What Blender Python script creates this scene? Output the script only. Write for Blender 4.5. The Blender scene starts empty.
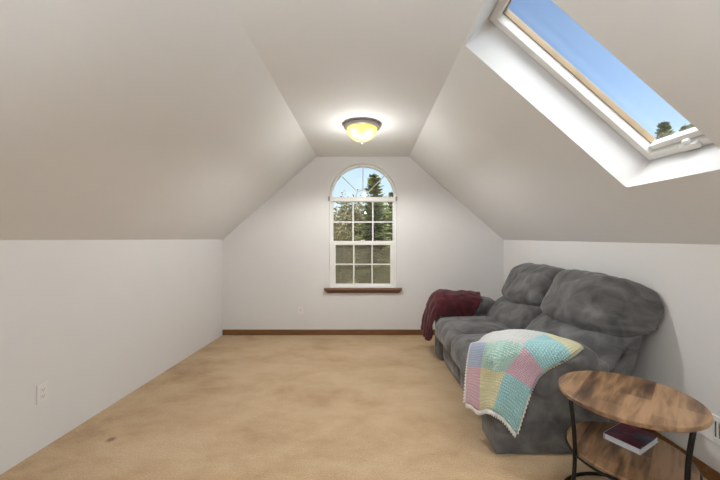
import bpy, bmesh, math, random
from mathutils import Vector, Matrix, noise, Quaternion
import numpy as np

random.seed(7)
SC = bpy.context.scene
COL = SC.collection
PI = math.pi

# ------------------------------------------------------------------ materials
def new_mat(name):
    m = bpy.data.materials.new(name)
    m.use_nodes = True
    nt = m.node_tree
    b = nt.nodes['Principled BSDF']
    return m, nt, b

def N(nt, typ, **kw):
    n = nt.nodes.new(typ)
    for k, v in kw.items():
        if k in n.inputs:
            n.inputs[k].default_value = v
        else:
            setattr(n, k, v)
    return n

def L(nt, a, ao, b, bi):
    nt.links.new(a.outputs[ao], b.inputs[bi])

def ramp(nt, stops):
    r = nt.nodes.new('ShaderNodeValToRGB')
    e = r.color_ramp.elements
    while len(e) < len(stops):
        e.new(0.5)
    for k, (p, c) in enumerate(stops):
        e[k].position = p
        e[k].color = (c[0], c[1], c[2], 1)
    return r

def add_bump(nt, b, src, out, strength, dist):
    bp = N(nt, 'ShaderNodeBump')
    bp.inputs['Strength'].default_value = strength
    bp.inputs['Distance'].default_value = dist
    L(nt, src, out, bp, 'Height')
    L(nt, bp, 'Normal', b, 'Normal')
    return bp

def plain(name, col, rough=0.6, metal=0.0, var=0.06, scale=6.0, bump=0.0, bscale=60, bdist=0.002, sheen=0.0):
    m, nt, b = new_mat(name)
    tc = N(nt, 'ShaderNodeTexCoord')
    nz = N(nt, 'ShaderNodeTexNoise'); nz.inputs['Scale'].default_value = scale; nz.inputs['Detail'].default_value = 4
    L(nt, tc, 'Object', nz, 'Vector')
    lo = [c * (1 - var) for c in col]; hi = [min(1, c * (1 + var)) for c in col]
    r = ramp(nt, [(0.3, lo), (0.7, hi)])
    L(nt, nz, 'Fac', r, 'Fac'); L(nt, r, 'Color', b, 'Base Color')
    b.inputs['Roughness'].default_value = rough
    b.inputs['Metallic'].default_value = metal
    if sheen:
        b.inputs['Sheen Weight'].default_value = sheen
    if bump:
        n2 = N(nt, 'ShaderNodeTexNoise'); n2.inputs['Scale'].default_value = bscale; n2.inputs['Detail'].default_value = 3
        L(nt, tc, 'Object', n2, 'Vector')
        add_bump(nt, b, n2, 'Fac', bump, bdist)
    return m

M = {}
M['paint'] = plain('wall_paint', (0.71, 0.705, 0.70), 0.75, var=0.012, scale=2.0, bump=0.25, bscale=170, bdist=0.0015)
M['white'] = plain('white_vinyl', (0.80, 0.79, 0.77), 0.4, var=0.02)
M['plastic'] = plain('white_plastic', (0.745, 0.74, 0.73), 0.35, var=0.02)
M['dark'] = plain('dark_slot', (0.02, 0.02, 0.02), 0.6)
M['black_metal'] = plain('black_metal', (0.013, 0.012, 0.012), 0.42, metal=0.6, var=0.2)
M['pewter'] = plain('brushed_pewter', (0.36, 0.335, 0.315), 0.5, metal=0.3, var=0.1)
M['pale_wood'] = plain('pale_sash_wood', (0.37, 0.275, 0.165), 0.5, var=0.12, scale=9)
M['bark'] = plain('bark', (0.09, 0.065, 0.045), 0.9, var=0.3, scale=12)
M['bracket'] = plain('bracket_metal', (0.30, 0.27, 0.24), 0.4, metal=0.5)
M['pages'] = plain('paper', (0.62, 0.64, 0.68), 0.7, var=0.05, scale=40)

def wood(name, cols, sc=(30, 2.5, 30), rough=0.42):
    m, nt, b = new_mat(name)
    tc = N(nt, 'ShaderNodeTexCoord')
    mp = N(nt, 'ShaderNodeMapping'); mp.inputs['Scale'].default_value = sc
    L(nt, tc, 'Object', mp, 'Vector')
    nz = N(nt, 'ShaderNodeTexNoise'); nz.inputs['Scale'].default_value = 2.0; nz.inputs['Detail'].default_value = 6
    nz.inputs['Distortion'].default_value = 0.6
    L(nt, mp, 'Vector', nz, 'Vector')
    k = len(cols)
    r = ramp(nt, [(0.25 + 0.5 * i / (k - 1), c) for i, c in enumerate(cols)])
    L(nt, nz, 'Fac', r, 'Fac'); L(nt, r, 'Color', b, 'Base Color')
    b.inputs['Roughness'].default_value = rough
    add_bump(nt, b, nz, 'Fac', 0.15, 0.002)
    return m
M['stain'] = wood('stained_trim_wood', [(0.11, 0.048, 0.014), (0.175, 0.078, 0.023), (0.22, 0.10, 0.032)], (2.5, 30, 30))
M['sill_wood'] = wood('sill_wood', [(0.12, 0.058, 0.030), (0.19, 0.095, 0.050), (0.23, 0.118, 0.063)], (2.5, 30, 30))

def rustic():
    m, nt, b = new_mat('rustic_plank_veneer')
    tc = N(nt, 'ShaderNodeTexCoord')
    mp = N(nt, 'ShaderNodeMapping'); mp.inputs['Rotation'].default_value = (0, 0, math.radians(-45))
    L(nt, tc, 'Object', mp, 'Vector')
    br = N(nt, 'ShaderNodeTexBrick')
    br.inputs['Color1'].default_value = (0, 0, 0, 1); br.inputs['Color2'].default_value = (1, 1, 1, 1)
    br.inputs['Mortar'].default_value = (0.3, 0.3, 0.3, 1)
    br.inputs['Scale'].default_value = 1.0
    br.inputs['Brick Width'].default_value = 0.42; br.inputs['Row Height'].default_value = 0.088
    br.inputs['Mortar Size'].default_value = 0.0006; br.offset = 0.37
    L(nt, mp, 'Vector', br, 'Vector')
    m2 = N(nt, 'ShaderNodeMapping'); m2.inputs['Scale'].default_value = (2.6, 17, 17)
    L(nt, mp, 'Vector', m2, 'Vector')
    nz = N(nt, 'ShaderNodeTexNoise'); nz.inputs['Scale'].default_value = 1.6; nz.inputs['Detail'].default_value = 8; nz.inputs['Distortion'].default_value = 0.45
    L(nt, m2, 'Vector', nz, 'Vector')
    mx = N(nt, 'ShaderNodeMath', operation='MULTIPLY_ADD'); mx.inputs[1].default_value = 0.34
    L(nt, br, 'Color', mx, 0)
    ml = N(nt, 'ShaderNodeMath', operation='MULTIPLY'); ml.inputs[1].default_value = 1.15
    L(nt, nz, 'Fac', ml, 0); L(nt, ml, 'Value', mx, 2)
    r = ramp(nt, [(0.42, (0.045, 0.025, 0.015)), (0.60, (0.125, 0.067, 0.034)), (0.76, (0.225, 0.127, 0.064)), (0.95, (0.35, 0.21, 0.112))])
    L(nt, mx, 'Value', r, 'Fac'); L(nt, r, 'Color', b, 'Base Color')
    b.inputs['Roughness'].default_value = 0.38
    add_bump(nt, b, nz, 'Fac', 0.12, 0.002)
    return m
M['rustic'] = rustic()

def carpet():
    m, nt, b = new_mat('tan_carpet')
    tc = N(nt, 'ShaderNodeTexCoord')
    mp = N(nt, 'ShaderNodeMapping'); mp.inputs['Scale'].default_value = (0.95, 1.45, 1.0)
    mp.inputs['Rotation'].default_value = (0, 0, 0.5)
    L(nt, tc, 'Object', mp, 'Vector')
    n1 = N(nt, 'ShaderNodeTexNoise'); n1.inputs['Scale'].default_value = 1.7; n1.inputs['Detail'].default_value = 7; n1.inputs['Roughness'].default_value = 0.68; n1.inputs['Distortion'].default_value = 0.15
    L(nt, mp, 'Vector', n1, 'Vector')
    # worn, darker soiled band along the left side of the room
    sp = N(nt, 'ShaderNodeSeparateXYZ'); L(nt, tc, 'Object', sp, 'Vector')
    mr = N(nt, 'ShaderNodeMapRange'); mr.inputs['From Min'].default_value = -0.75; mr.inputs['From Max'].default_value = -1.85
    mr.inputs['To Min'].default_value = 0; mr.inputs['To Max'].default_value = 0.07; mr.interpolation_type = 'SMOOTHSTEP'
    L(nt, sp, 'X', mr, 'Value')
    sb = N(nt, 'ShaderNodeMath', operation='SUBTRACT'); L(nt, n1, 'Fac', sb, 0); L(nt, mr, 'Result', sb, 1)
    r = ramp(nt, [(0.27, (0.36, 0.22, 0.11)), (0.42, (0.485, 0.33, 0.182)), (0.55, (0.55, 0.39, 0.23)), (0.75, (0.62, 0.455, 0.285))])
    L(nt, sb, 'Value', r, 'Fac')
    n2 = N(nt, 'ShaderNodeTexNoise'); n2.inputs['Scale'].default_value = 120; n2.inputs['Detail'].default_value = 4
    L(nt, tc, 'Object', n2, 'Vector')
    r2 = ramp(nt, [(0.3, (0.78, 0.78, 0.78)), (0.7, (1.1, 1.1, 1.1))])
    L(nt, n2, 'Fac', r2, 'Fac')
    mx = N(nt, 'ShaderNodeMix', data_type='RGBA', blend_type='MULTIPLY'); mx.inputs[0].default_value = 1
    nt.links.new(r.outputs['Color'], mx.inputs[6]); nt.links.new(r2.outputs['Color'], mx.inputs[7])
    # small dark stain
    vm = N(nt, 'ShaderNodeVectorMath', operation='DISTANCE'); vm.inputs[1].default_value = (-1.66, 2.14, 0)
    L(nt, tc, 'Object', vm, 0)
    m3 = N(nt, 'ShaderNodeMapRange'); m3.inputs['From Min'].default_value = 0.012; m3.inputs['From Max'].default_value = 0.035
    m3.inputs['To Min'].default_value = 0.75; m3.inputs['To Max'].default_value = 0
    L(nt, vm, 'Value', m3, 'Value')
    m4 = N(nt, 'ShaderNodeMix', data_type='RGBA'); L(nt, m3, 'Result', m4, 0)
    nt.links.new(mx.outputs[2], m4.inputs[6]); m4.inputs[7].default_value = (0.10, 0.055, 0.03, 1)
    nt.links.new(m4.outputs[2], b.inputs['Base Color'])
    b.inputs['Roughness'].default_value = 0.95
    b.inputs['Sheen Weight'].default_value = 0.15
    add_bump(nt, b, n2, 'Fac', 0.6, 0.01)
    return m
M['carpet'] = carpet()

def suede(name, base, lo=0.72, hi=1.35, sheen=0.35, sc=7):
    m, nt, b = new_mat(name)
    tc = N(nt, 'ShaderNodeTexCoord')
    n1 = N(nt, 'ShaderNodeTexNoise'); n1.inputs['Scale'].default_value = sc; n1.inputs['Detail'].default_value = 5; n1.inputs['Distortion'].default_value = 0.8
    L(nt, tc, 'Object', n1, 'Vector')
    r = ramp(nt, [(0.32, [c * lo for c in base]), (0.5, base), (0.68, [c * hi for c in base])])
    L(nt, n1, 'Fac', r, 'Fac'); L(nt, r, 'Color', b, 'Base Color')
    b.inputs['Roughness'].default_value = 0.9
    b.inputs['Sheen Weight'].default_value = sheen; b.inputs['Sheen Roughness'].default_value = 0.4
    n2 = N(nt, 'ShaderNodeTexNoise'); n2.inputs['Scale'].default_value = 14; n2.inputs['Detail'].default_value = 3
    L(nt, tc, 'Object', n2, 'Vector')
    add_bump(nt, b, n2, 'Fac', 0.45, 0.012)
    return m
M['grey'] = suede('charcoal_suede', (0.104, 0.101, 0.101), 0.55, 1.6, 0.24)
M['burgundy'] = suede('burgundy_plush', (0.066, 0.005, 0.010), 0.55, 1.7, 0.28, 16)

def crochet(name, col):
    m, nt, b = new_mat(name)
    tc = N(nt, 'ShaderNodeTexCoord')
    w1 = N(nt, 'ShaderNodeTexWave', wave_type='BANDS', bands_direction='X'); w1.inputs['Scale'].default_value = 4.4; w1.inputs['Distortion'].default_value = 1.2; w1.inputs['Detail Scale'].default_value = 3
    w2 = N(nt, 'ShaderNodeTexWave', wave_type='BANDS', bands_direction='Y'); w2.inputs['Scale'].default_value = 4.4; w2.inputs['Distortion'].default_value = 1.2; w2.inputs['Detail Scale'].default_value = 3
    L(nt, tc, 'UV', w1, 'Vector'); L(nt, tc, 'UV', w2, 'Vector')
    mu = N(nt, 'ShaderNodeMath', operation='MULTIPLY'); L(nt, w1, 'Fac', mu, 0); L(nt, w2, 'Fac', mu, 1)
    r = ramp(nt, [(0.0, [c * 0.80 for c in col]), (0.35, col), (1.0, [min(1, c * 1.1 + 0.03) for c in col])])
    L(nt, mu, 'Value', r, 'Fac'); L(nt, r, 'Color', b, 'Base Color')
    b.inputs['Roughness'].default_value = 0.9
    b.inputs['Sheen Weight'].default_value = 0.2
    add_bump(nt, b, mu, 'Value', 0.9, 0.01)
    return m
YARN = {
    'w': crochet('yarn_white', (0.74, 0.75, 0.74)),
    'm': crochet('yarn_mint', (0.5, 0.74, 0.66)),
    'b': crochet('yarn_blue', (0.46, 0.57, 0.8)),
    'p': crochet('yarn_pink', (0.78, 0.5, 0.61)),
    'y': crochet('yarn_yellow', (0.84, 0.8, 0.52)),
    'a': crochet('yarn_aqua', (0.42, 0.74, 0.77)),
    'l': crochet('yarn_lilac', (0.66, 0.58, 0.7)),
}

def glass(name, tint=(0.97, 0.985, 0.98), fac=0.06):
    m = bpy.data.materials.new(name); m.use_nodes = True
    nt = m.node_tree; nt.nodes.clear()
    out = N(nt, 'ShaderNodeOutputMaterial')
    t = N(nt, 'ShaderNodeBsdfTransparent'); t.inputs['Color'].default_value = (*tint, 1)
    g = N(nt, 'ShaderNodeBsdfGlossy'); g.inputs['Roughness'].default_value = 0.0
    fr = N(nt, 'ShaderNodeFresnel'); ge = N(nt, 'ShaderNodeNewGeometry')
    io = N(nt, 'ShaderNodeMapRange'); io.inputs['To Min'].default_value = 1.45; io.inputs['To Max'].default_value = 1 / 1.45
    L(nt, ge, 'Backfacing', io, 'Value'); L(nt, io, 'Result', fr, 'IOR')
    mx = N(nt, 'ShaderNodeMixShader')
    L(nt, fr, 'Fac', mx, 'Fac'); L(nt, t, 'BSDF', mx, 1); L(nt, g, 'BSDF', mx, 2)
    L(nt, mx, 'Shader', out, 'Surface')
    return m
M['lace'] = plain('white_lace_yarn', (0.84, 0.84, 0.83), 0.9, var=0.03, scale=60)
M['glass'] = glass('window_glass')

def screen_mat():
    m = bpy.data.materials.new('insect_screen_mesh'); m.use_nodes = True
    nt = m.node_tree; nt.nodes.clear()
    out = N(nt, 'ShaderNodeOutputMaterial')
    t = N(nt, 'ShaderNodeBsdfTransparent'); d = N(nt, 'ShaderNodeBsdfDiffuse'); d.inputs['Color'].default_value = (0.26, 0.225, 0.17, 1)
    mx = N(nt, 'ShaderNodeMixShader'); mx.inputs['Fac'].default_value = 0.42
    L(nt, t, 'BSDF', mx, 1); L(nt, d, 'BSDF', mx, 2); L(nt, mx, 'Shader', out, 'Surface')
    return m
M['screen'] = screen_mat()

def bowl_mat():
    m, nt, b = new_mat('lit_alabaster_glass')
    tc = N(nt, 'ShaderNodeTexCoord')
    nz = N(nt, 'ShaderNodeTexNoise'); nz.inputs['Scale'].default_value = 9; nz.inputs['Detail'].default_value = 4; nz.inputs['Distortion'].default_value = 1.0
    L(nt, tc, 'Object', nz, 'Vector')
    r = ramp(nt, [(0.3, (0.86, 0.70, 0.13)), (0.7, (1.0, 0.88, 0.36))])
    L(nt, nz, 'Fac', r, 'Fac')
    b.inputs['Base Color'].default_value = (0.05, 0.045, 0.03, 1)
    b.inputs['Roughness'].default_value = 0.3
    # hot spots where the two bulbs sit behind the glass
    hs = None
    for p in ((-0.055, -0.07, -0.095), (0.055, -0.07, -0.115)):
        d = N(nt, 'ShaderNodeVectorMath', operation='DISTANCE'); d.inputs[1].default_value = p
        L(nt, tc, 'Object', d, 0)
        mr = N(nt, 'ShaderNodeMapRange', interpolation_type='SMOOTHSTEP'); mr.inputs['From Min'].default_value = 0.085; mr.inputs['From Max'].default_value = 0.02
        L(nt, d, 'Value', mr, 'Value')
        if hs is None: hs = mr; ho = 'Result'
        else:
            a = N(nt, 'ShaderNodeMath', operation='MAXIMUM'); L(nt, hs, ho, a, 0); L(nt, mr, 'Result', a, 1); hs = a; ho = 'Value'
    mx = N(nt, 'ShaderNodeMix', data_type='RGBA'); L(nt, hs, ho, mx, 0)
    nt.links.new(r.outputs['Color'], mx.inputs[6]); mx.inputs[7].default_value = (1.6, 1.45, 0.95, 1)
    nt.links.new(mx.outputs[2], b.inputs['Emission Color'])
    b.inputs['Emission Strength'].default_value = 1.0
    return m
M['bowl'] = bowl_mat()

def leaf_mat(name, c1, c2, sc=1.5):
    m, nt, b = new_mat(name)
    tc = N(nt, 'ShaderNodeTexCoord')
    nz = N(nt, 'ShaderNodeTexNoise'); nz.inputs['Scale'].default_value = sc; nz.inputs['Detail'].default_value = 8
    L(nt, tc, 'Object', nz, 'Vector')
    r = ramp(nt, [(0.35, c1), (0.65, c2)])
    L(nt, nz, 'Fac', r, 'Fac'); L(nt, r, 'Color', b, 'Base Color')
    b.inputs['Roughness'].default_value = 0.8
    return m
M['needle'] = leaf_mat('conifer_needles', (0.075, 0.10, 0.022), (0.30, 0.31, 0.09), 3)
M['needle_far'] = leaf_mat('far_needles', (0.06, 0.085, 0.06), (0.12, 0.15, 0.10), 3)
M['olive'] = leaf_mat('olive_leaves', (0.12, 0.10, 0.045), (0.30, 0.26, 0.12), 5)
M['green'] = leaf_mat('shrub_leaves', (0.12, 0.13, 0.05), (0.30, 0.29, 0.13), 4)
M['lawn'] = leaf_mat('lawn', (0.10, 0.12, 0.05), (0.2, 0.2, 0.1), 2)

# ------------------------------------------------------------------ object helpers
def obj(name, verts, faces, mat, parent=None, org=(0, 0, 0), smooth=False, midx=None, uvs=None):
    me = bpy.data.meshes.new(name)
    o3 = Vector(org)
    me.from_pydata([Vector(v) - o3 for v in verts], [], faces)
    mats = mat if isinstance(mat, (list, tuple)) else [mat]
    for m in mats: me.materials.append(m)
    if midx:
        for p, i in zip(me.polygons, midx): p.material_index = i
    if smooth:
        for p in me.polygons: p.use_smooth = True
    if uvs:
        ul = me.uv_layers.new(name='UVMap')
        for lp in me.loops: ul.data[lp.index].uv = uvs[lp.vertex_index]
    me.validate(); me.update()
    o = bpy.data.objects.new(name, me)
    COL.objects.link(o)
    if parent is not None: o.parent = parent
    else: o.location = o3
    return o

def empty(name, loc):
    o = bpy.data.objects.new(name, None); o.empty_display_size = 0.1
    o.location = loc; COL.objects.link(o); return o

def tag(o, label=None, cat=None, group=None, kind=None):
    if label: o['label'] = label
    if cat: o['category'] = cat
    if group: o['group'] = group
    if kind: o['kind'] = kind
    return o

class MB:
    def __init__(s): s.v = []; s.f = []; s.m = []
    def add(s, vs, fs, mi=0):
        k = len(s.v); s.v += [tuple(v) for v in vs]
        for f in fs: s.f.append(tuple(i + k for i in f)); s.m.append(mi)
        return s
    def box(s, x0, x1, y0, y1, z0, z1, mi=0, tf=None):
        vs = [(x, y, z) for x in (x0, x1) for y in (y0, y1) for z in (z0, z1)]
        if tf: vs = [tf(*v) for v in vs]
        return s.add(vs, [(0, 1, 3, 2), (4, 6, 7, 5), (0, 4, 5, 1), (2, 3, 7, 6), (0, 2, 6, 4), (1, 5, 7, 3)], mi)
    def tube(s, pts, rad, seg=8, closed=False, mi=0, caps=True):
        pts = [Vector(p) for p in pts]; n = len(pts)
        rads = rad if isinstance(rad, (list, tuple)) else [rad] * n
        rings = []; up = Vector((0, 0, 1)); prev = None
        for i, p in enumerate(pts):
            if closed: t = pts[(i + 1) % n] - pts[i - 1]
            else: t = pts[min(i + 1, n - 1)] - pts[max(i - 1, 0)]
            t.normalize()
            if prev is None:
                a = up if abs(t.z) < 0.9 else Vector((1, 0, 0))
                nx = t.cross(a).normalized()
            else:
                nx = (prev - t * prev.dot(t)).normalized()
            prev = nx; ny = t.cross(nx)
            rings.append([p + (nx * math.cos(2 * PI * k / seg) + ny * math.sin(2 * PI * k / seg)) * rads[i] for k in range(seg)])
        vs = [v for r in rings for v in r]; fs = []
        m = n if closed else n - 1
        for i in range(m):
            j = (i + 1) % n
            for k in range(seg):
                k2 = (k + 1) % seg
                fs.append((i * seg + k, i * seg + k2, j * seg + k2, j * seg + k))
        if not closed and caps:
            fs.append(tuple(range(seg - 1, -1, -1))); fs.append(tuple((n - 1) * seg + k for k in range(seg)))
        return s.add(vs, fs, mi)
    def lathe(s, prof, c, seg=40, mi=0, closed=False):
        vs = []; n = len(prof)
        for r, z in prof:
            for k in range(seg):
                a = 2 * PI * k / seg
                vs.append((c[0] + r * math.cos(a), c[1] + r * math.sin(a), c[2] + z))
        fs = []
        for i in range(n if closed else n - 1):
            j = (i + 1) % n
            for k in range(seg):
                k2 = (k + 1) % seg
                fs.append((i * seg + k, i * seg + k2, j * seg + k2, j * seg + k))
        return s.add(vs, fs, mi)
    def build(s, name, mat, parent=None, org=(0, 0, 0), smooth=False, bevel=0.0, weld=False):
        o = obj(name, s.v, s.f, mat, parent, org, smooth, s.m)
        if weld:
            bm = bmesh.new(); bm.from_mesh(o.data); bmesh.ops.remove_doubles(bm, verts=bm.verts, dist=1e-5)
            bmesh.ops.recalc_face_normals(bm, faces=bm.faces); bm.to_mesh(o.data); bm.free()
        if bevel:
            md = o.modifiers.new('Bevel', 'BEVEL'); md.width = bevel; md.segments = 3; md.limit_method = 'ANGLE'
        return o

def axis_pts(h, r, n):
    r = min(r, h * 0.999)
    e = [math.tan(PI / 4 * k / 4) for k in range(1, 5)]
    inner = [-(h - r) + 2 * (h - r) * i / n for i in range(n + 1)]
    return [-(h - r) - r * k for k in reversed(e)] + inner + [(h - r) + r * k for k in e]

def rbox(x0, x1, y0, y1, z0, z1, r, n=(8, 8, 8), bulge=(0, 0, 0), warp=None, amp=0.0, freq=6.0, seed=0):
    """a padded, rounded box: returns verts, faces"""
    c = Vector(((x0 + x1) / 2, (y0 + y1) / 2, (z0 + z1) / 2)); h = Vector(((x1 - x0) / 2, (y1 - y0) / 2, (z1 - z0) / 2))
    r = min(r, min(h) * 0.98)
    ax = [axis_pts(h[i], r, n[i]) for i in range(3)]
    idx = {}; vs = []; fs = []
    def vid(p):
        k = (round(p[0], 6), round(p[1], 6), round(p[2], 6))
        if k in idx: return idx[k]
        p = Vector(p)
        q = Vector([max(-(h[i] - r), min(h[i] - r, p[i])) for i in range(3)])
        d = (p - q)
        nn = d.normalized() if d.length > 1e-9 else Vector((0, 0, 1))
        w = q + nn * r
        t = Vector([w[i] / h[i] for i in range(3)])
        f = [max(0, 1 - t[i] ** 2) for i in range(3)]
        w.x += nn.x * bulge[0] * f[1] * f[2]
        w.y += nn.y * bulge[1] * f[0] * f[2]
        w.z += nn.z * bulge[2] * f[0] * f[1]
        P = w + c
        if warp: P = Vector(warp(P, t))
        if amp:
            sv = Vector((seed * 3.1, seed * 1.7, seed * 0.9))
            P = P + nn * (noise.noise(P * freq + sv) * amp + noise.noise(P * freq * 2.7 + sv) * amp * 0.45)
        vs.append(P); idx[k] = len(vs) - 1
        return idx[k]
    for a in range(3):
        b, d = (a + 1) % 3, (a + 2) % 3
        for sgn in (-1, 1):
            A, B = ax[b], ax[d]
            for i in range(len(A) - 1):
                for j in range(len(B) - 1):
                    quad = []
                    for (u, v) in ((A[i], B[j]), (A[i + 1], B[j]), (A[i + 1], B[j + 1]), (A[i], B[j + 1])):
                        p = [0, 0, 0]; p[a] = sgn * h[a]; p[b] = u; p[d] = v
                        quad.append(vid(p))
                    fs.append(tuple(quad if sgn > 0 else quad[::-1]))
    return vs, fs

def pad(name, mat, parent, org, *args, **kw):
    v, f = rbox(*args, **kw)
    return obj(name, v, f, mat, parent, org, smooth=True)

# ------------------------------------------------------------------ room shell
YB, YR = 4.47, -2.4          # far (window) wall and the wall behind the camera
ZC = 2.415
def lerp(a, b, t): return a + (b - a) * t
def ridge_l(y): return lerp(-0.683, -0.655, (YB - y) / 2.47)
def ridge_r(y): return lerp(0.570, 0.552, (YB - y) / 2.57)
def knee_l(y): return lerp(-1.955, -2.02, (YB - y) / 2.65)
KR = 1.85
def knee_zl(y): return 1.293
def knee_zr(y): return lerp(1.288, 1.270, (YB - y) / 2.74)

def struct(o): o['kind'] = 'structure'; return o

def grid_ys(a, b, n=8): return [lerp(a, b, i / n) for i in range(n + 1)]
def ruled(fa, fb, ys):
    vs = []; fs = []
    for y in ys: vs += [fa(y), fb(y)]
    for i in range(len(ys) - 1): fs.append((2 * i, 2 * i + 1, 2 * i + 3, 2 * i + 2))
    return vs, fs

b = MB(); b.add([(-2.6, YR, 0), (2.1, YR, 0), (2.1, YB + 0.02, 0), (-2.6, YB + 0.02, 0)], [(0, 1, 2, 3)])
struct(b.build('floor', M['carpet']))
b = MB(); b.add(*ruled(lambda y: (knee_l(y), y, -0.02), lambda y: (knee_l(y), y, knee_zl(y)), grid_ys(YR, YB)))
struct(b.build('wall_left', M['paint']))
b = MB(); b.add(*ruled(lambda y: (KR, y, -0.02), lambda y: (KR, y, knee_zr(y)), grid_ys(YR, YB)))
struct(b.build('wall_right', M['paint']))
b = MB(); b.add(*ruled(lambda y: (ridge_l(y), y, ZC), lambda y: (ridge_r(y), y, ZC), grid_ys(YR, YB)))
struct(b.build('ceiling', M['paint']))
b = MB(); b.add(*ruled(lambda y: (ridge_l(y), y, ZC), lambda y: (knee_l(y), y, knee_zl(y)), grid_ys(YR, YB)))
struct(b.build('ceiling_left', M['paint']))

def slope_r(s, y): return (lerp(ridge_r(y), KR, s), y, lerp(ZC, knee_zr(y), s))
S0, S1, Y0, Y1 = 0.006, 0.717, 1.315, 1.888   # skylight opening
NR = Vector((ZC - 1.272, 0, KR - 0.552)).normalized()
TS = 0.21                                      # depth of the skylight shaft
b = MB()
b.add(*ruled(lambda y: slope_r(0, y), lambda y: slope_r(1, y), grid_ys(YR, Y0)))
b.add(*ruled(lambda y: slope_r(0, y), lambda y: slope_r(1, y), grid_ys(Y1, YB)))
b.add(*ruled(lambda y: slope_r(0, y), lambda y: slope_r(S0, y), grid_ys(Y0, Y1)))
b.add(*ruled(lambda y: slope_r(S1, y), lambda y: slope_r(1, y), grid_ys(Y0, Y1)))
def sh(s, y, t): return tuple(Vector(slope_r(s, y)) + NR * t)
# shaft with a soft (bull-nosed) drywall edge
cor = [(S0, Y0), (S0, Y1), (S1, Y1), (S1, Y0)]
for k in range(4):
    (s_a, y_a), (s_b, y_b) = cor[k], cor[(k + 1) % 4]
    b.add([sh(s_a, y_a, 0), sh(s_b, y_b, 0), sh(s_b, y_b, TS + 0.1), sh(s_a, y_a, TS + 0.1)], [(0, 1, 2, 3)])
oc = b.build('ceiling_right', M['paint'], weld=True)
md = oc.modifiers.new('Bevel', 'BEVEL'); md.width = 0.014; md.segments = 4; md.limit_method = 'ANGLE'; md.angle_limit = math.radians(40)
struct(oc)

# far wall with the arched opening
WX, WR = -0.056, 0.453        # opening centre and half width / arch radius
WZ0, WZS = 0.640, 1.869       # opening bottom, spring line
def arch_loop(cx, r, z0, zs, y, n=32):
    pts = [(cx - r, y, z0), (cx + r, y, z0)]
    pts += [(cx + r * math.cos(PI * k / n), y, zs + r * math.sin(PI * k / n)) for k in range(n + 1)]
    return pts
def fill_with_hole(outer, inner):
    bm = bmesh.new(); es = []
    for lp in (outer, inner):
        vv = [bm.verts.new(p) for p in lp]
        for i in range(len(vv)): es.append(bm.edges.new((vv[i], vv[(i + 1) % len(vv)])))
    bmesh.ops.triangle_fill(bm, use_beauty=True, use_dissolve=False, edges=es)
    bm.verts.index_update()
    r = [tuple(v.co) for v in bm.verts], [tuple(v.index for v in f.verts) for f in bm.faces]
    bm.free(); return r
outer = [(knee_l(YB), YB, -0.02), (KR, YB, -0.02), (KR, YB, knee_zr(YB)), (ridge_r(YB), YB, ZC), (ridge_l(YB), YB, ZC), (knee_l(YB), YB, knee_zl(YB))]
inner = arch_loop(WX, WR, WZ0, WZS, YB)
b = MB(); b.add(*fill_with_hole(outer, inner))
li = inner; lo = arch_loop(WX, WR, WZ0, WZS, YB + 0.16); n = len(li)
b.add(li + lo, [(i, (i + 1) % n, n + (i + 1) % n, n + i) for i in range(n)])
ow = b.build('wall_back', M['paint'], weld=True)
md = ow.modifiers.new('Bevel', 'BEVEL'); md.width = 0.012; md.segments = 4; md.limit_method = 'ANGLE'; md.angle_limit = math.radians(50)
struct(ow)
# wall behind the camera
b = MB(); b.add([(knee_l(YR), YR, -0.02), (KR, YR, -0.02), (KR, YR, knee_zr(YR)), (ridge_r(YR), YR, ZC), (ridge_l(YR), YR, ZC), (knee_l(YR), YR, knee_zl(YR))], [(0, 1, 2, 3, 4, 5)])
struct(b.build('wall_front', M['paint']))

# baseboards
struct(MB().box(knee_l(YB) + 0.002, KR - 0.002, YB - 0.014, YB - 0.001, 0.001, 0.075).build('baseboard_back', M['stain'], bevel=0.004))
struct(MB().box(KR - 0.014, KR - 0.001, YR + 0.01, YB - 0.016, 0.001, 0.075).build('baseboard_right', M['stain'], bevel=0.004))

# ------------------------------------------------------------------ window_1 (arched top over a sash window)
GY = YB + 0.085
win = empty('window_1', (WX, YB + 0.08, WZ0)); struct(win)
W0 = (WX, YB + 0.08, WZ0)
def ring_pts(r_in, r_out, cx, zs, ya, yb, n=32):
    vs = []; fs = []
    for k in range(n + 1):
        a = PI * k / n; c_, s_ = math.cos(a), math.sin(a)
        vs += [(cx + r_in * c_, ya, zs + r_in * s_), (cx + r_out * c_, ya, zs + r_out * s_), (cx + r_out * c_, yb, zs + r_out * s_), (cx + r_in * c_, yb, zs + r_in * s_)]
    for k in range(n):
        for q in range(4):
            q2 = (q + 1) % 4
            fs.append((4 * k + q, 4 * k + q2, 4 * k + 4 + q2, 4 * k + 4 + q))
    return vs, fs
f = MB()
RI = 0.424
f.add(*ring_pts(RI, WR - 0.001, WX, WZS, YB + 0.045, YB + 0.125))
f.box(WX - WR + 0.001, WX - RI, YB + 0.045, YB + 0.125, WZ0 + 0.001, WZS)
f.box(WX + RI, WX + WR - 0.001, YB + 0.045, YB + 0.125, WZ0 + 0.001, WZS)
f.box(WX - RI, WX + RI, YB + 0.045, YB + 0.125, WZ0 + 0.001, WZ0 + 0.012)
f.build('window_frame', M['white'], win, W0, bevel=0.004)
MB().box(WX - WR + 0.002, WX + WR - 0.002, YB + 0.03, YB + 0.12, WZS - 0.056, WZS + 0.004).build('transom_bar', M['white'], win, W0, bevel=0.006)
def px(u, y=GY): return (u - 367) / 330 * y
def pz(v, y=GY): return 1.3 + (239 - v) / 330 * y
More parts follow.
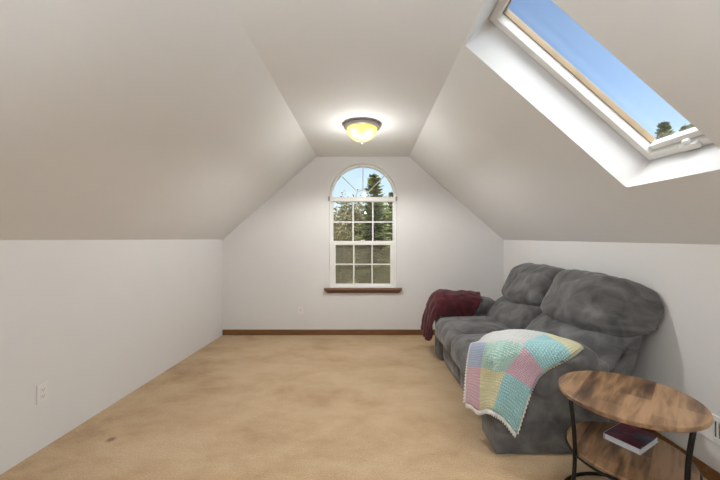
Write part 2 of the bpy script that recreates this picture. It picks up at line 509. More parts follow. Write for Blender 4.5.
# fan muntins of the arch
f = MB()
cz = WZS + 0.004; hub = 0.10
f.tube([(WX + hub * math.cos(PI * k / 12), GY - 0.012, cz + hub * math.sin(PI * k / 12)) for k in range(13)], 0.0065, 6)
for a in (45, 90, 135):
    a = math.radians(a)
    f.tube([(WX + r_ * math.cos(a), GY - 0.012, cz + r_ * math.sin(a)) for r_ in (hub, RI + 0.005)], 0.0065, 6)
f.build('fan_muntin', M['white'], win, W0, smooth=True)
n = 32
pts = [(WX + RI * math.cos(PI * k / n), GY, WZS + RI * math.sin(PI * k / n)) for k in range(n + 1)]
g = MB(); g.add([(x, GY - 0.002, z) for x, y, z in pts] + [(x, GY + 0.002, z) for x, y, z in pts],
                [tuple(range(n + 1)), tuple(range(2 * n + 1, n, -1))] + [(k, k + 1, n + 2 + k, n + 1 + k) for k in range(n)])
g.build('arched_pane', M['glass'], win, W0)
def sash(name, x0, x1, z0, z1, rail, brail, y, trail):
    f = MB()
    f.box(x0, x0 + rail, y - 0.02, y + 0.02, z0, z1); f.box(x1 - rail, x1, y - 0.02, y + 0.02, z0, z1)
    f.box(x0 + rail, x1 - rail, y - 0.02, y + 0.02, z0, z0 + brail); f.box(x0 + rail, x1 - rail, y - 0.02, y + 0.02, z1 - trail, z1)
    s = f.build(name, M['white'], win, W0, bevel=0.004)
    m = MB(); gx0, gx1, gz0, gz1 = x0 + rail, x1 - rail, z0 + brail, z1 - trail
    for k in (1, 2):
        xx = lerp(gx0, gx1, k / 3); m.box(xx - 0.008, xx + 0.008, y - 0.01, y + 0.008, gz0, gz1)
    zz = lerp(gz0, gz1, 0.5); m.box(gx0, gx1, y - 0.011, y + 0.007, zz - 0.008, zz + 0.008)
    m.build('muntin', M['white'], s, (0, 0, 0)).location = (0, 0, 0)
    s.children[0].data.transform(Matrix.Translation(-Vector(W0)))
    p = MB().box(gx0, gx1, y + 0.009, y + 0.013, gz0, gz1).build('pane', M['glass'], s)
    p.data.transform(Matrix.Translation(-Vector(W0)))
    return s
zm = pz(243)
sash('upper_sash', WX - RI + 0.002, WX + RI - 0.002, zm - 0.03, WZS - 0.056, 0.012, 0.045, YB + 0.10, 0.003)
sash('lower_sash', WX - RI + 0.002, WX + RI - 0.002, WZ0 + 0.012, zm + 0.028, 0.046, 0.034, YB + 0.062, 0.052)
sc_ = MB().box(WX - RI + 0.004, WX + RI - 0.004, YB + 0.128, YB + 0.129, WZ0 + 0.03, zm).build('insect_screen', M['screen'], win, W0)
sc_['label'] = 'grey insect screen outside the lower sash'
# sash lock
MB().box(WX - 0.03, WX + 0.03, YB + 0.03, YB + 0.05, zm + 0.028, zm + 0.04).build('sash_lock', M['white'], win, W0, bevel=0.003)
# stained sill
prof = [(0.0, 0.0), (-0.060, 0.0), (-0.066, -0.006), (-0.066, -0.020), (-0.058, -0.028), (-0.034, -0.032), (-0.026, -0.044), (-0.014, -0.070), (0.0, -0.070)]
sv = []; sf = []
sx0, sx1 = px(324, YB - 0.05), px(402, YB - 0.05); zt = 0.640
for (dy, dz) in prof:
    ins = 0.0 if dz > -0.029 else (-dz - 0.028) * 0.9
    sv += [(sx0 + ins, YB - 0.001 + dy, zt + dz), (sx1 - ins, YB - 0.001 + dy, zt + dz)]
m_ = len(prof)
for k in range(m_ - 1): sf.append((2 * k, 2 * k + 1, 2 * k + 3, 2 * k + 2))
sf.append(tuple(2 * k for k in range(m_))); sf.append(tuple(2 * k + 1 for k in range(m_ - 1, -1, -1)))
so = obj('window_sill', sv, sf, M['sill_wood'], win, W0); so['label'] = 'brown stained wooden sill'
MB().box(WX - RI, WX + RI, YB - 0.02, YB + 0.05, 0.6405, 0.652).build('stool', M['white'], win, W0, bevel=0.003)

# curtain-rod brackets beside the arch
for k, (x, lab) in enumerate(((px(329.2, YB), 'small metal curtain rod bracket left of the arched window'), (px(396.3, YB), 'small metal curtain rod bracket right of the arched window'))):
    br = MB(); br.box(x - 0.012, x + 0.012, YB - 0.005, YB - 0.0005, 1.815, 1.875); br.box(x - 0.007, x + 0.007, YB - 0.05, YB - 0.005, 1.842, 1.856)
    br.box(x - 0.007, x + 0.007, YB - 0.056, YB - 0.05, 1.842, 1.872)
    o = br.build('curtain_bracket', M['bracket'], None, (x, YB, 1.845), bevel=0.002)
    tag(o, lab, 'bracket', 'curtain brackets beside the window')

# ------------------------------------------------------------------ window_2 (skylight)
def skp(s, y, t): return sh(s, y, t)
sk_org = sh((S0 + S1) / 2, (Y0 + Y1) / 2, TS)
sky_o = empty('window_2', sk_org); struct(sky_o)
LS = (Vector(slope_r(1, 1.6)) - Vector(slope_r(0, 1.6))).length
def sky_ring(mb, ins_a, ins_b, ta, tb, mi=0):
    """rectangular ring: from inset a (outer) to inset b (inner), between depths ta and tb"""
    def loop(ins, t): 
        ds = ins / LS
        return [sh(S0 + ds, Y0 + ins, t), sh(S0 + ds, Y1 - ins, t), sh(S1 - ds, Y1 - ins, t), sh(S1 - ds, Y0 + ins, t)]
    vs = loop(ins_a, ta) + loop(ins_b, ta) + loop(ins_b, tb) + loop(ins_a, tb)
    fs = []
    for q in range(4):
        for k in range(4):
            k2 = (k + 1) % 4; q2 = (q + 1) % 4
            fs.append((4 * q + k, 4 * q + k2, 4 * q2 + k2, 4 * q2 + k))
    mb.add(vs, fs, mi)
f = MB(); sky_ring(f, 0.004, 0.046, TS - 0.012, TS + 0.035); f.build('skylight_frame', M['white'], sky_o, sk_org, bevel=0.003)
f = MB(); sky_ring(f, 0.043, 0.052, TS + 0.035, TS + 0.070); f.build('sash', M['pale_wood'], sky_o, sk_org, bevel=0.002)['label'] = 'tan wooden sash of the skylight'
f = MB(); ds = 0.055 / LS
f.add([sh(S0 + ds, Y0 + 0.055, TS + 0.0605), sh(S0 + ds, Y1 - 0.055, TS + 0.0605), sh(S1 - ds, Y1 - 0.055, TS + 0.0605), sh(S1 - ds, Y0 + 0.055, TS + 0.0605),
       sh(S0 + ds, Y0 + 0.055, TS + 0.0655), sh(S0 + ds, Y1 - 0.055, TS + 0.0655), sh(S1 - ds, Y1 - 0.055, TS + 0.0655), sh(S1 - ds, Y0 + 0.055, TS + 0.0655)],
      [(0, 1, 2, 3), (7, 6, 5, 4), (0, 4, 5, 1), (1, 5, 6, 2), (2, 6, 7, 3), (3, 7, 4, 0)])
f.build('pane', M['glass'], sky_o, sk_org)
f = MB()
def bar(s_a, s_b, ya, yb, ta, tb):
    f.add([sh(s, y, t) for s in (s_a, s_b) for y in (ya, yb) for t in (ta, tb)], [(0, 1, 3, 2), (4, 6, 7, 5), (0, 4, 5, 1), (2, 3, 7, 6), (0, 2, 6, 4), (1, 5, 7, 3)])
bar(S1 - 0.045 / LS, S1 - 0.012 / LS, 1.575, 1.665, TS - 0.03, TS - 0.012)
bar(S1 - 0.07 / LS, S1 - 0.045 / LS, 1.605, 1.635, TS - 0.026, TS - 0.004)
f.build('latch', M['white'], sky_o, sk_org, bevel=0.004)
f = MB(); bar(S1 - 0.082 / LS, S1 - 0.050 / LS, Y0 + 0.05, Y1 - 0.05, TS + 0.012, TS + 0.056)
f.build('bottom_rail', M['white'], sky_o, sk_org, bevel=0.004)

# ------------------------------------------------------------------ ceiling light
LC = (-0.049, 3.21, ZC)
cl = empty('ceiling_light', LC)
tag(cl, 'flush ceiling light with yellow glass bowl and grey metal rim', 'ceiling light')
MB().lathe([(0.001, -0.001), (0.160, -0.001), (0.162, -0.008), (0.170, -0.013), (0.178, -0.024), (0.178, -0.031), (0.172, -0.039), (0.160, -0.046), (0.152, -0.040), (0.001, -0.036)], LC, 48
           ).build('pan', M['pewter'], cl, LC, smooth=True)
bp = [(0.149 * math.cos(a), -0.044 - 0.122 * math.sin(a)) for a in [PI / 2 * k / 12 for k in range(13)]]
bp[-1] = (0.001, bp[-1][1])
bpi = [(max(0.001, r - 0.004), z + 0.004) for r, z in reversed(bp)]
ob = MB().lathe(bp + bpi, LC, 48).build('glass_bowl', M['bowl'], cl, LC, smooth=True)
MB().lathe([(0.001, -0.160), (0.014, -0.163), (0.016, -0.168), (0.009, -0.174), (0.010, -0.180), (0.006, -0.187), (0.001, -0.188)], LC, 20).build('finial', M['pewter'], cl, LC, smooth=True)

L2 = (-0.05, -0.86, ZC)

# ------------------------------------------------------------------ outlets and register
def outlet(name, org, nrm, lab, jack=False):
    """org on the wall, nrm = wall normal into the room"""
    n_ = Vector(nrm); u = Vector((0, 0, 1)).cross(n_)
    def P(a, z, t): return tuple(Vector(org) + u * a + Vector((0, 0, z)) + n_ * t)
    root = empty(name, org); tag(root, lab, 'outlet')
    def bx(a0, a1, z0, z1, t0, t1): 
        m = MB(); m.box(a0, a1, z0, z1, t0, t1, tf=lambda a, z, t: P(a, z, t)); return m
    bx(-0.036, 0.036, -0.058, 0.058, 0.0005, 0.006).build('cover_plate', M['plastic'], root, org, bevel=0.002)
    if jack:
        m = MB(); m.tube([P(0, 0, 0.005), P(0, 0, 0.016)], 0.006, 10); m.build('cable_jack', M['bracket'], root, org)
    else:
        for s in (-1, 1):
            r = bx(-0.017, 0.017, s * 0.020 - 0.014, s * 0.020 + 0.014, 0.006, 0.0085).build('receptacle', M['plastic'], root, org, bevel=0.002)
            m = MB()
            for a in (-0.007, 0.006): m.box(a - 0.0013, a + 0.0013, s * 0.020 - 0.003, s * 0.020 + 0.006, 0.0086, 0.0090, tf=P)
            m.box(-0.002, 0.002, s * 0.020 - 0.010, s * 0.020 - 0.006, 0.0086, 0.0090, tf=P)
            q = m.build('slot', M['dark'], r, org)
    return root
yo = 2.045
outlet('wall_outlet', (knee_l(yo), yo, 0.347), (1, 0, 0), 'white electrical outlet low on the left wall')
outlet('cable_outlet', (px(300.5, YB), YB, pz(310, YB)), (0, -1, 0), 'small white cable plate low on the window wall', True)

vo = (KR, 1.64, 0.295)
vt = empty('wall_register', vo); tag(vt, 'white metal air register on the right wall beside the round table', 'vent')
m = MB()
ya, yb, za, zb = 1.44, 1.845, 0.222, 0.368
m.box(KR - 0.012, KR - 0.001, ya, ya + 0.045, za, zb); m.box(KR - 0.012, KR - 0.001, yb - 0.095, yb, za, zb)
m.box(KR - 0.012, KR - 0.001, ya + 0.045, yb - 0.095, za, za + 0.03); m.box(KR - 0.012, KR - 0.001, ya + 0.045, yb - 0.095, zb - 0.03, zb)
m.build('register_frame', M['white'], vt, vo, bevel=0.003)
MB().box(KR - 0.004, KR - 0.001, ya + 0.045, yb - 0.095, za + 0.03, zb - 0.03).build('opening', M['dark'], vt, vo)
for k in range(12):
    y = ya + 0.058 + k * 0.0235
    MB().box(KR - 0.011, KR - 0.004, y - 0.004, y + 0.004, za + 0.028, zb - 0.028).build('louver', M['white'], vt, vo)

# ------------------------------------------------------------------ reclining loveseat
SO = (1.25, 2.87, 0.0)
sofa = empty('reclining_loveseat', SO)
tag(sofa, 'charcoal grey suede reclining loveseat with puffy headrests against the right wall', 'sofa')
pad('base', M['grey'], sofa, SO, 0.86, 1.70, 2.03, 3.74, 0.02, 0.30, 0.03, n=(4, 8, 3))
ARM_N = (0.770, 1.60, 1.990, 2.232); ARM_F = (0.770, 1.60, 3.508, 3.750)
def arm_drop(x): return 0.075 * max(0, min(1.5, x) - 0.85) + 0.065 * (max(0, 0.90 - x) / 0.16) ** 2
def arm(y0, y1, seed, ztop):
    a = pad('arm', M['grey'], sofa, SO, 0.770, 1.46, y0, y1, 0.003, 0.555, 0.025, n=(12, 6, 10), bulge=(0.008, 0.012, 0), amp=0.006, freq=5, seed=seed)
    def wp(P, t): return (P.x, P.y, P.z - arm_drop(P.x))
    pd = pad('arm_pad', M['grey'], a, (SO[0], SO[1], 0), 0.738, 1.41, y0 - 0.016, y1 + 0.016, 0.510, ztop, 0.072, n=(14, 6, 4), bulge=(0.012, 0.008, 0.02), warp=wp, amp=0.008, freq=7, seed=seed + 3)
    return a
arm(1.978, 2.232, 1, 0.668); arm(3.508, 3.750, 2, 0.685)
for k, (y0, y1) in enumerate(((2.240, 2.866), (2.876, 3.502))):
    def wf(P, t): return (P.x + 0.02 * (0.3 - P.z), P.y, P.z)
    pad('footrest_panel', M['grey'], sofa, SO, 0.800, 0.90, y0, y1, 0.02, 0.36, 0.035, n=(4, 12, 6), bulge=(0.02, 0, 0), warp=wf, amp=0.006, freq=6, seed=4 + k)
    def ws(P, t):
        # rounded front roll, slight crown, sinks toward the back
        return (P.x, P.y, P.z + 0.012 * (1 - t.y ** 2) - 0.012 * max(0, t.x))
    pad('seat_cushion', M['grey'], sofa, SO, 0.716, 1.50, y0, y1, 0.235, 0.485, 0.095, n=(16, 14, 4), bulge=(0.022, 0.0, 0.022), warp=ws, amp=0.010, freq=5, seed=8 + k)

def fr(z): return 1.575 + 0.50 * (z - 0.5)
def bk(z): return min(1.70 + 0.24 * (z - 0.42), 1.825)
for k, (y0, y1) in enumerate(((2.040, 2.866), (2.874, 3.675))):
    def wshell(P, t):
        z = P.z; a = fr(z); c = bk(z)
        if c < a + 0.05: c = a + 0.05
        c = min(c, 1.835); a = min(a, c - 0.06)
        return (lerp(a, c, (t.x + 1) / 2), P.y, z)
    back = pad('backrest', M['grey'], sofa, SO, 1.55, 1.75, y0 + (0.045 if k == 0 else 0.01), y1 - (0.045 if k else 0), 0.24, 0.955, 0.05, n=(4, 12, 14), warp=wshell, amp=0.006, freq=5, seed=20 + k)
    def wl(P, t):
        zz = (P.z - 0.42) / 0.34
        near = (k == 0 and t.y < 0)
        w_ = abs(t.y) ** 3 if near else 0
        x = 1.29 + (P.x - 1.29) * (1 - 0.68 * w_) + 0.24 * zz + (0.21 if near else 0.07) * abs(t.y) ** (3.5 if near else 5) - 0.070 * math.sin(PI * min(1, max(0, zz + 0.12)))
        # a soft vertical dimple and pulls under the headrest lip
        x += 0.012 * math.exp(-((t.y - 0.1) / 0.16) ** 2) * max(0, 1 - abs(zz - 0.75) * 2)
        return (min(x, 1.83), P.y, P.z)
    pad('lumbar_cushion', M['grey'], back, SO, 1.29, 1.54, y0 + 0.015, y1 - 0.010, 0.42, 0.76, 0.10, n=(8, 20, 8), bulge=(0.03, 0.0, 0.0), warp=wl, amp=0.018, freq=5.5, seed=30 + k)
    def wh(P, t):
        zz = (P.z - 0.66) / 0.37
        e = abs(t.y)
        near = (k == 0 and t.y < 0)
        w_ = e ** 3 if near else 0
        x = 1.475 + (P.x - 1.475) * (1 - 0.6 * w_) + 0.13 * zz + (0.22 if near else 0.035) * e ** (3.5 if near else 8)
        z = P.z - (0.11 if near else 0.004) * e ** (4 if near else 6) * max(0, zz) + 0.045 * e ** 4 * max(0, 1 - zz)
        # gathered pleats toward the ends
        w = max(0, e - 0.30) / 0.7 if near else max(0, e - 0.75) / 0.6
        x += 0.011 * w * math.sin(P.z * 110 + e * 9)
        x -= 0.052 * math.exp(-((zz - 0.22) / 0.28) ** 2) * (1 - e ** 3)
        return (min(x, 1.832), P.y, z)
    pad('headrest', M['grey'], back, SO, 1.475, 1.70, y0, y1, 0.655, 1.025, 0.078, n=(8, 30, 12), bulge=(0.06, 0.0, 0.018), warp=wh, amp=0.018, freq=5, seed=40 + k)

# ------------------------------------------------------------------ cloth helpers
def catmull(p0, p1, p2, p3, t):
    return 0.5 * ((2 * p1) + (-p0 + p2) * t + (2 * p0 - 5 * p1 + 4 * p2 - p3) * t * t + (-p0 + 3 * p1 - 3 * p2 + p3) * t ** 3)
def spline_grid(nodes, nu, nv):
    """nodes[i][j] Vectors -> dense grid; nu, nv subdivisions per cell"""
    def interp(line, n):
        out = []
        m = len(line)
        for k in range(m - 1):
            p0 = line[k - 1] if k else line[0] * 2 - line[1]
            p3 = line[k + 2] if k + 2 < m else line[-1] * 2 - line[-2]
            for q in range(n): out.append(catmull(p0, line[k], line[k + 1], p3, q / n))
        out.append(line[-1].copy()); return out
    rows = [interp(r, nv) for r in nodes]
    cols = [interp([rows[i][j] for i in range(len(rows))], nu) for j in range(len(rows[0]))]
    return [[cols[j][i] for j in range(len(cols))] for i in range(len(cols[0]))]
def sd_push(p0, boxes, gap):
    p_in = p0
    for bi, (x0, x1, y0, y1, z0, z1, r) in enumerate(boxes):
        dz = min(0.09, arm_drop(p_in.x)) if bi == 0 else 0.0
        p = p_in + Vector((0, 0, dz))
        c = Vector(((x0 + x1) / 2, (y0 + y1) / 2, (z0 + z1) / 2)); h = Vector(((x1 - x0) / 2 - r, (y1 - y0) / 2 - r, (z1 - z0) / 2 - r))
        d = p - c; q = Vector([abs(d[i]) - h[i] for i in range(3)])
        mx = Vector([max(q[i], 0) for i in range(3)])
        dist = mx.length + min(max(q), 0) - r
        if dist < gap:
            if mx.length > 1e-6:
                g = Vector([math.copysign(mx[i], d[i]) for i in range(3)]).normalized()
            else:
                a = max(range(3), key=lambda i: q[i]); g = Vector((0, 0, 0)); g[a] = math.copysign(1, d[a])
            p = p + g * (gap - dist)
        p_in = p - Vector((0, 0, dz))
    return p_in

# ------------------------------------------------------------------ crocheted blanket over the near arm
V = Vector
nodes = [  # i lines a..d  (rows), j lines o,p,q,r,s (columns: behind the arm ... bottom hem)
    [V((0.98, 2.42, 0.515)), V((0.84, 2.36, 0.52)), V((0.735, 2.30, 0.572)), V((0.70, 2.28, 0.42)), V((0.675, 2.235, 0.195))],
    [V((1.12, 2.29, 0.60)), V((0.93, 2.245, 0.675)), V((0.752, 2.07, 0.645)), V((0.715, 2.06, 0.50)), V((0.705, 2.045, 0.245))],
    [V((1.28, 2.13, 0.650)), V((1.13, 2.11, 0.690)), V((0.937, 2.000, 0.635)), V((0.825, 1.965, 0.508)), V((0.750, 1.955, 0.290))],
    [V((1.31, 2.010, 0.636)), V((1.215, 1.975, 0.602)), V((1.050, 1.962, 0.515)), V((0.976, 1.958, 0.413)), V((0.891, 1.955, 0.160))],
]
NU, NV = 14, 14
G = spline_grid(nodes, NU, NV)
boxes = [(0.726, 1.47, 1.966, 2.256, 0.49, 0.682, 0.075), (0.758, 1.46, 1.974, 2.24, 0.0, 0.57, 0.035), (0.69, 1.5, 2.24, 2.87, 0.22, 0.508, 0.095)]
for i in range(len(G)):
    for j in range(len(G[0])):
        p = G[i][j]
        w = noise.noise(p * 9.0) * 0.006
        # soft vertical folds on the hanging part
        hang = max(0, min(1, (0.55 - p.z) / 0.3))
        dirv = V((-0.6, -0.8, 0)) 
        p = p + dirv * (w + hang * 0.010 * (1 + math.sin(i * 0.42 + j * 0.05)))
        G[i][j] = sd_push(p, boxes, 0.006)
cells = {(0, 1): 'w', (0, 0): 'l', (0, 2): 'b', (0, 3): 'p', (1, 0): 'm', (1, 1): 'w', (1, 2): 'm', (1, 3): 'y', (2, 0): 'y', (2, 1): 'a', (2, 2): 'p', (2, 3): 'a'}
keys = list(YARN)
vs = []; uv = []; fs = []; mi = []
R_, C_ = len(G), len(G[0])
for i in range(R_):
    for j in range(C_):
        vs.append(G[i][j]); uv.append((i / NU, j / NV))
for i in range(R_ - 1):
    for j in range(C_ - 1):
        fs.append((i * C_ + j, i * C_ + j + 1, (i + 1) * C_ + j + 1, (i + 1) * C_ + j))
        mi.append(keys.index(cells[(i // NU, j // NV)]))
bo = (0.9, 2.05, 0.65)
bl = obj('crochet_blanket', vs, fs, list(YARN.values()), None, bo, True, mi, uv)
md = bl.modifiers.new('Solidify', 'SOLIDIFY'); md.thickness = 0.009; md.offset = 0
tag(bl, 'pastel patchwork crocheted blanket draped over the near sofa arm', 'blanket')
# scalloped white edging along hem and sides
def edge_strip(line, nxt, wid=0.022, per=3.0):
    vs = []; fs = []; uvv = []
    for k, (p, q) in enumerate(zip(line, nxt)):
        o_ = (p - q).normalized()
        e = wid * (0.45 + 0.55 * abs(math.sin(k * PI / per)))
        vs += [p - o_ * 0.004, p + o_ * e]; uvv += [(k / 14, 0), (k / 14, 0.12)]
    for k in range(len(line) - 1): fs.append((2 * k, 2 * k + 1, 2 * k + 3, 2 * k + 2))
    return vs, fs, uvv
for (line, nxt, mm) in (([G[i][C_ - 1] for i in range(R_)], [G[i][C_ - 2] for i in range(R_)], 'w'),
                    ([G[0][j] for j in range(C_)], [G[1][j] for j in range(C_)], 'w'),
                    ([G[R_ - 1][j] for j in range(C_)], [G[R_ - 2][j] for j in range(C_)], 'y' )):
    mm_ = 'w'
    # densify for the scallops
    def dens(l): 
        o_ = []
        for a, c in zip(l[:-1], l[1:]): o_ += [a.lerp(c, q / 4) for q in range(4)]
        return o_ + [l[-1]]
    v_, f_, u_ = edge_strip(dens(line), dens(nxt), 0.031 if mm == 'w' else 0.014, 5.0)
    fm = None
    mats = [M['lace']]
    if mm == 'y':
        mats = [YARN['y'], YARN['l'], M['lace']]
        fm = [0 if k < len(f_) * 0.52 else (1 if k < len(f_) * 0.78 else 2) for k in range(len(f_))]
    e_ = obj('scalloped_edging', v_, f_, mats, bl, bo, True, fm, u_)
    md = e_.modifiers.new('Solidify', 'SOLIDIFY'); md.thickness = 0.006; md.offset = 0

# ------------------------------------------------------------------ burgundy throw over the far arm
nodes = [
    [V((1.10, 3.478, 0.460)), V((1.19, 3.485, 0.61)), V((1.23, 3.58, 0.695)), V((1.25, 3.70, 0.695)), V((1.25, 3.790, 0.56))],
    [V((0.93, 3.470, 0.480)), V((0.96, 3.480, 0.63)), V((0.97, 3.58, 0.705)), V((0.97, 3.70, 0.705)), V((0.98, 3.800, 0.50))],
    [V((0.75, 3.465, 0.480)), V((0.765, 3.480, 0.62)), V((0.76, 3.58, 0.690)), V((0.75, 3.73, 0.690)), V((0.75, 3.825, 0.49))],
    [V((0.700, 3.465, 0.400)), V((0.690, 3.50, 0.46)), V((0.680, 3.60, 0.48)), V((0.67, 3.75, 0.48)), V((0.67, 3.880, 0.41))],
    [V((0.690, 3.50, 0.25)), V((0.672, 3.57, 0.20)), V((0.660, 3.66, 0.19)), V((0.650, 3.79, 0.21)), V((0.645, 3.930, 0.30))],
]
G = spline_grid(nodes, 14, 14)
boxes = [(0.726, 1.47, 3.484, 3.776, 0.49, 0.700, 0.075), (0.758, 1.46, 3.49, 3.764, 0.0, 0.57, 0.035), (0.69, 1.5, 2.87, 3.504, 0.22, 0.505, 0.095)]
for i in range(len(G)):
    for j in range(len(G[0])):
        p = G[i][j]
        fx = max(0, (i - 26) / 30)
        fold = 0.014 * math.sin(j * 0.55 + 0.4 * math.sin(i * 0.2)) * fx + 0.006 * math.sin(i * 0.45 + j * 0.12) * (1 - fx)
        d = V((-1, -0.25, 0.1)) if i > 28 else V((-0.1, -0.4, 0.7))
        p = p + d.normalized() * (fold + abs(noise.noise(p * 11)) * 0.014)
        G[i][j] = sd_push(p, boxes, 0.008)
vs = [p for r in G for p in r]; C_ = len(G[0]); fs = []
for i in range(len(G) - 1):
    for j in range(C_ - 1): fs.append((i * C_ + j, i * C_ + j + 1, (i + 1) * C_ + j + 1, (i + 1) * C_ + j))
th = obj('plush_throw', vs, fs, M['burgundy'], None, (0.95, 3.63, 0.72), True)
md = th.modifiers.new('Solidify', 'SOLIDIFY'); md.thickness = 0.012; md.offset = 0
tag(th, 'burgundy plush throw blanket draped over the far sofa arm', 'blanket')

# ------------------------------------------------------------------ round end table
TC = (1.224, 1.554); TR = 0.280; TH = 0.57
TO = (TC[0], TC[1], 0)
tab = empty('round_end_table', TO)
tag(tab, 'round end table with rustic wood top and black curved metal legs', 'table')
MB().lathe([(0.0005, TH - 0.020), (TR - 0.003, TH - 0.020), (TR, TH - 0.017), (TR, TH - 0.003), (TR - 0.003, TH), (0.0005, TH)], (*TC, 0), 96).build('tabletop', M['rustic'], tab, TO)
RS, ZS = 0.242, 0.310
MB().lathe([(0.0005, ZS - 0.016), (RS - 0.002, ZS - 0.016), (RS, ZS - 0.014), (RS, ZS - 0.002), (RS - 0.002, ZS), (0.0005, ZS)], (*TC, 0), 80).build('shelf', M['rustic'], tab, TO)
MB().tube([(TC[0] + 0.262 * math.cos(2 * PI * k / 72), TC[1] + 0.262 * math.sin(2 * PI * k / 72), 0.010) for k in range(72)], 0.009, 8, closed=True).build('base_ring', M['black_metal'], tab, TO, smooth=True)
MB().tube([(TC[0] + 0.246 * math.cos(2 * PI * k / 72), TC[1] + 0.246 * math.sin(2 * PI * k / 72), ZS - 0.022) for k in range(72)], 0.006, 8, closed=True).build('shelf_ring', M['black_metal'], tab, TO, smooth=True)
for a in (181, -79, 43):
    a = math.radians(a); pts = []
    for k in range(13):
        z = lerp(TH - 0.021, 0.008, k / 12)
        r = 0.248 + 0.024 * ((z - 0.30) / 0.26) ** 2
        pts.append((TC[0] + r * math.cos(a), TC[1] + r * math.sin(a), z))
    MB().tube(pts, 0.0095, 10).build('leg', M['black_metal'], tab, TO, smooth=True)

# magazine-like book on the shelf
def cover_mat():
    m, nt, b = new_mat('printed_cover')
    tc = N(nt, 'ShaderNodeTexCoord')
    vo_ = N(nt, 'ShaderNodeTexVoronoi'); vo_.inputs['Scale'].default_value = 14
    L(nt, tc, 'Object', vo_, 'Vector')
    sp = N(nt, 'ShaderNodeSeparateColor'); L(nt, vo_, 'Color', sp, 'Color')
    r = ramp(nt, [(0.0, (0.03, 0.03, 0.05)), (0.35, (0.12, 0.02, 0.03)), (0.6, (0.06, 0.07, 0.12)), (0.85, (0.16, 0.05, 0.05)), (1.0, (0.30, 0.30, 0.34))])
    L(nt, sp, 'Red', r, 'Fac'); L(nt, r, 'Color', b, 'Base Color'); b.inputs['Roughness'].default_value = 0.3
    return m
M['cover'] = cover_mat()
ko = (1.300, 1.625, ZS)
bkr = empty('paperback_book', ko); bkr.rotation_euler = (0, 0, math.radians(-60)); 
tag(bkr, 'paperback book with dark printed cover lying on the table\'s lower shelf', 'book')
MB().box(-0.071, 0.071, -0.096, 0.096, 0.0025, 0.0260).build('page_block', M['pages'], bkr)
MB().box(-0.075, 0.075, -0.100, 0.100, 0.0265, 0.0285).build('front_cover', M['cover'], bkr)
MB().box(-0.075, 0.075, -0.100, 0.100, 0.0003, 0.0022).build('back_cover', M['pages'], bkr)
MB().box(-0.0765, -0.0742, -0.100, 0.100, 0.0003, 0.0285).build('spine', M['pages'], bkr)

# ------------------------------------------------------------------ outside
GZ = -2.9
b = MB(); b.add([(-70, YB + 0.6, GZ), (90, YB + 0.6, GZ), (90, 120, GZ), (-70, 120, GZ)], [(0, 1, 2, 3)])
struct(b.build('ground', M['lawn']))

def conifer_mesh(h, rad, seed, whorls=26, per=9, sprays=7, top_bare=0.0):
    rnd = random.Random(seed); mb = MB()
    for k in range(whorls):
        t = (k + 0.3 + rnd.uniform(-0.35, 0.35)) / whorls; z = lerp(h * 0.08, h * 0.985, t)
        ln = rad * (1 - t) ** 0.68 + 0.05 * rad
        for q in range(per):
            a = 2 * PI * (q + rnd.random() * 0.8) / per + k
            l_ = ln * rnd.uniform(0.45, 1.2); el = lerp(-0.30, 0.45, t) + rnd.uniform(-0.12, 0.12)
            d = V((math.cos(a) * math.cos(el), math.sin(a) * math.cos(el), math.sin(el)))
            side = V((-math.sin(a), math.cos(a), 0))
            for s in range(sprays):
                u = (s + 0.7) / sprays
                p = V((0, 0, z)) + d * l_ * u + V((0, 0, -0.10 * l_ * u * u))
                w = 0.21 * rad * (1.15 - u * 0.8) * rnd.uniform(0.7, 1.3) * lerp(1, 0.45, t)
                for sg in (-1, 1):
                    e = p + side * sg * w + d * w * 0.9 + V((0, 0, rnd.uniform(-0.5, 0.15) * w))
                    c1 = p + d * w * 0.35; up = V((0, 0, 1)) * w * 0.16
                    mb.add([p - d * w * 0.3 + up * 0.4, p + d * w * 0.55, e, p + side * sg * w * 0.5 - d * w * 0.1 - up], [(0, 1, 2, 3)])
                if s == sprays - 1:
                    e = p + d * w * 1.6; mb.add([p + side * w * 0.35, e, p - side * w * 0.35], [(0, 1, 2)])
    return mb
def trunk_mesh(h, r):
    return MB().tube([(0, 0, h * k / 6) for k in range(7)], [r * (1 - 0.9 * k / 6) for k in range(7)], 8)
def conifer(x, y, h, rad, seed, lab, mat, grp=None, **kw):
    root = empty('conifer_tree', (x, y, GZ)); tag(root, lab, 'tree', grp)
    trunk_mesh(h, rad * 0.07).build('trunk', M['bark'], root, smooth=True)
    conifer_mesh(h, rad, seed, **kw).build('foliage', mat, root)
    return root
def copy_thing(src, loc, rz, sc, lab, grp):
    c = src.copy(); COL.objects.link(c); c.location = loc; c.rotation_euler = (0, 0, rz); c.scale = (sc, sc, sc)
    c['label'] = lab; c['group'] = grp
    for ch in src.children:
        d = ch.copy(); COL.objects.link(d); d.parent = c
    return c
g1 = 'trees seen through the arched window'
conifer(0.28, 13.0, 3.95 - GZ, 1.45, 3, 'tall conifer tree with feathery top right of centre in window', M['needle'], g1, whorls=52, per=11, sprays=8)
conifer(1.25, 16.5, 3.75 - GZ, 1.25, 5, 'narrow conifer at right edge of the arched window', M['needle'], g1, whorls=44, per=11, sprays=7)

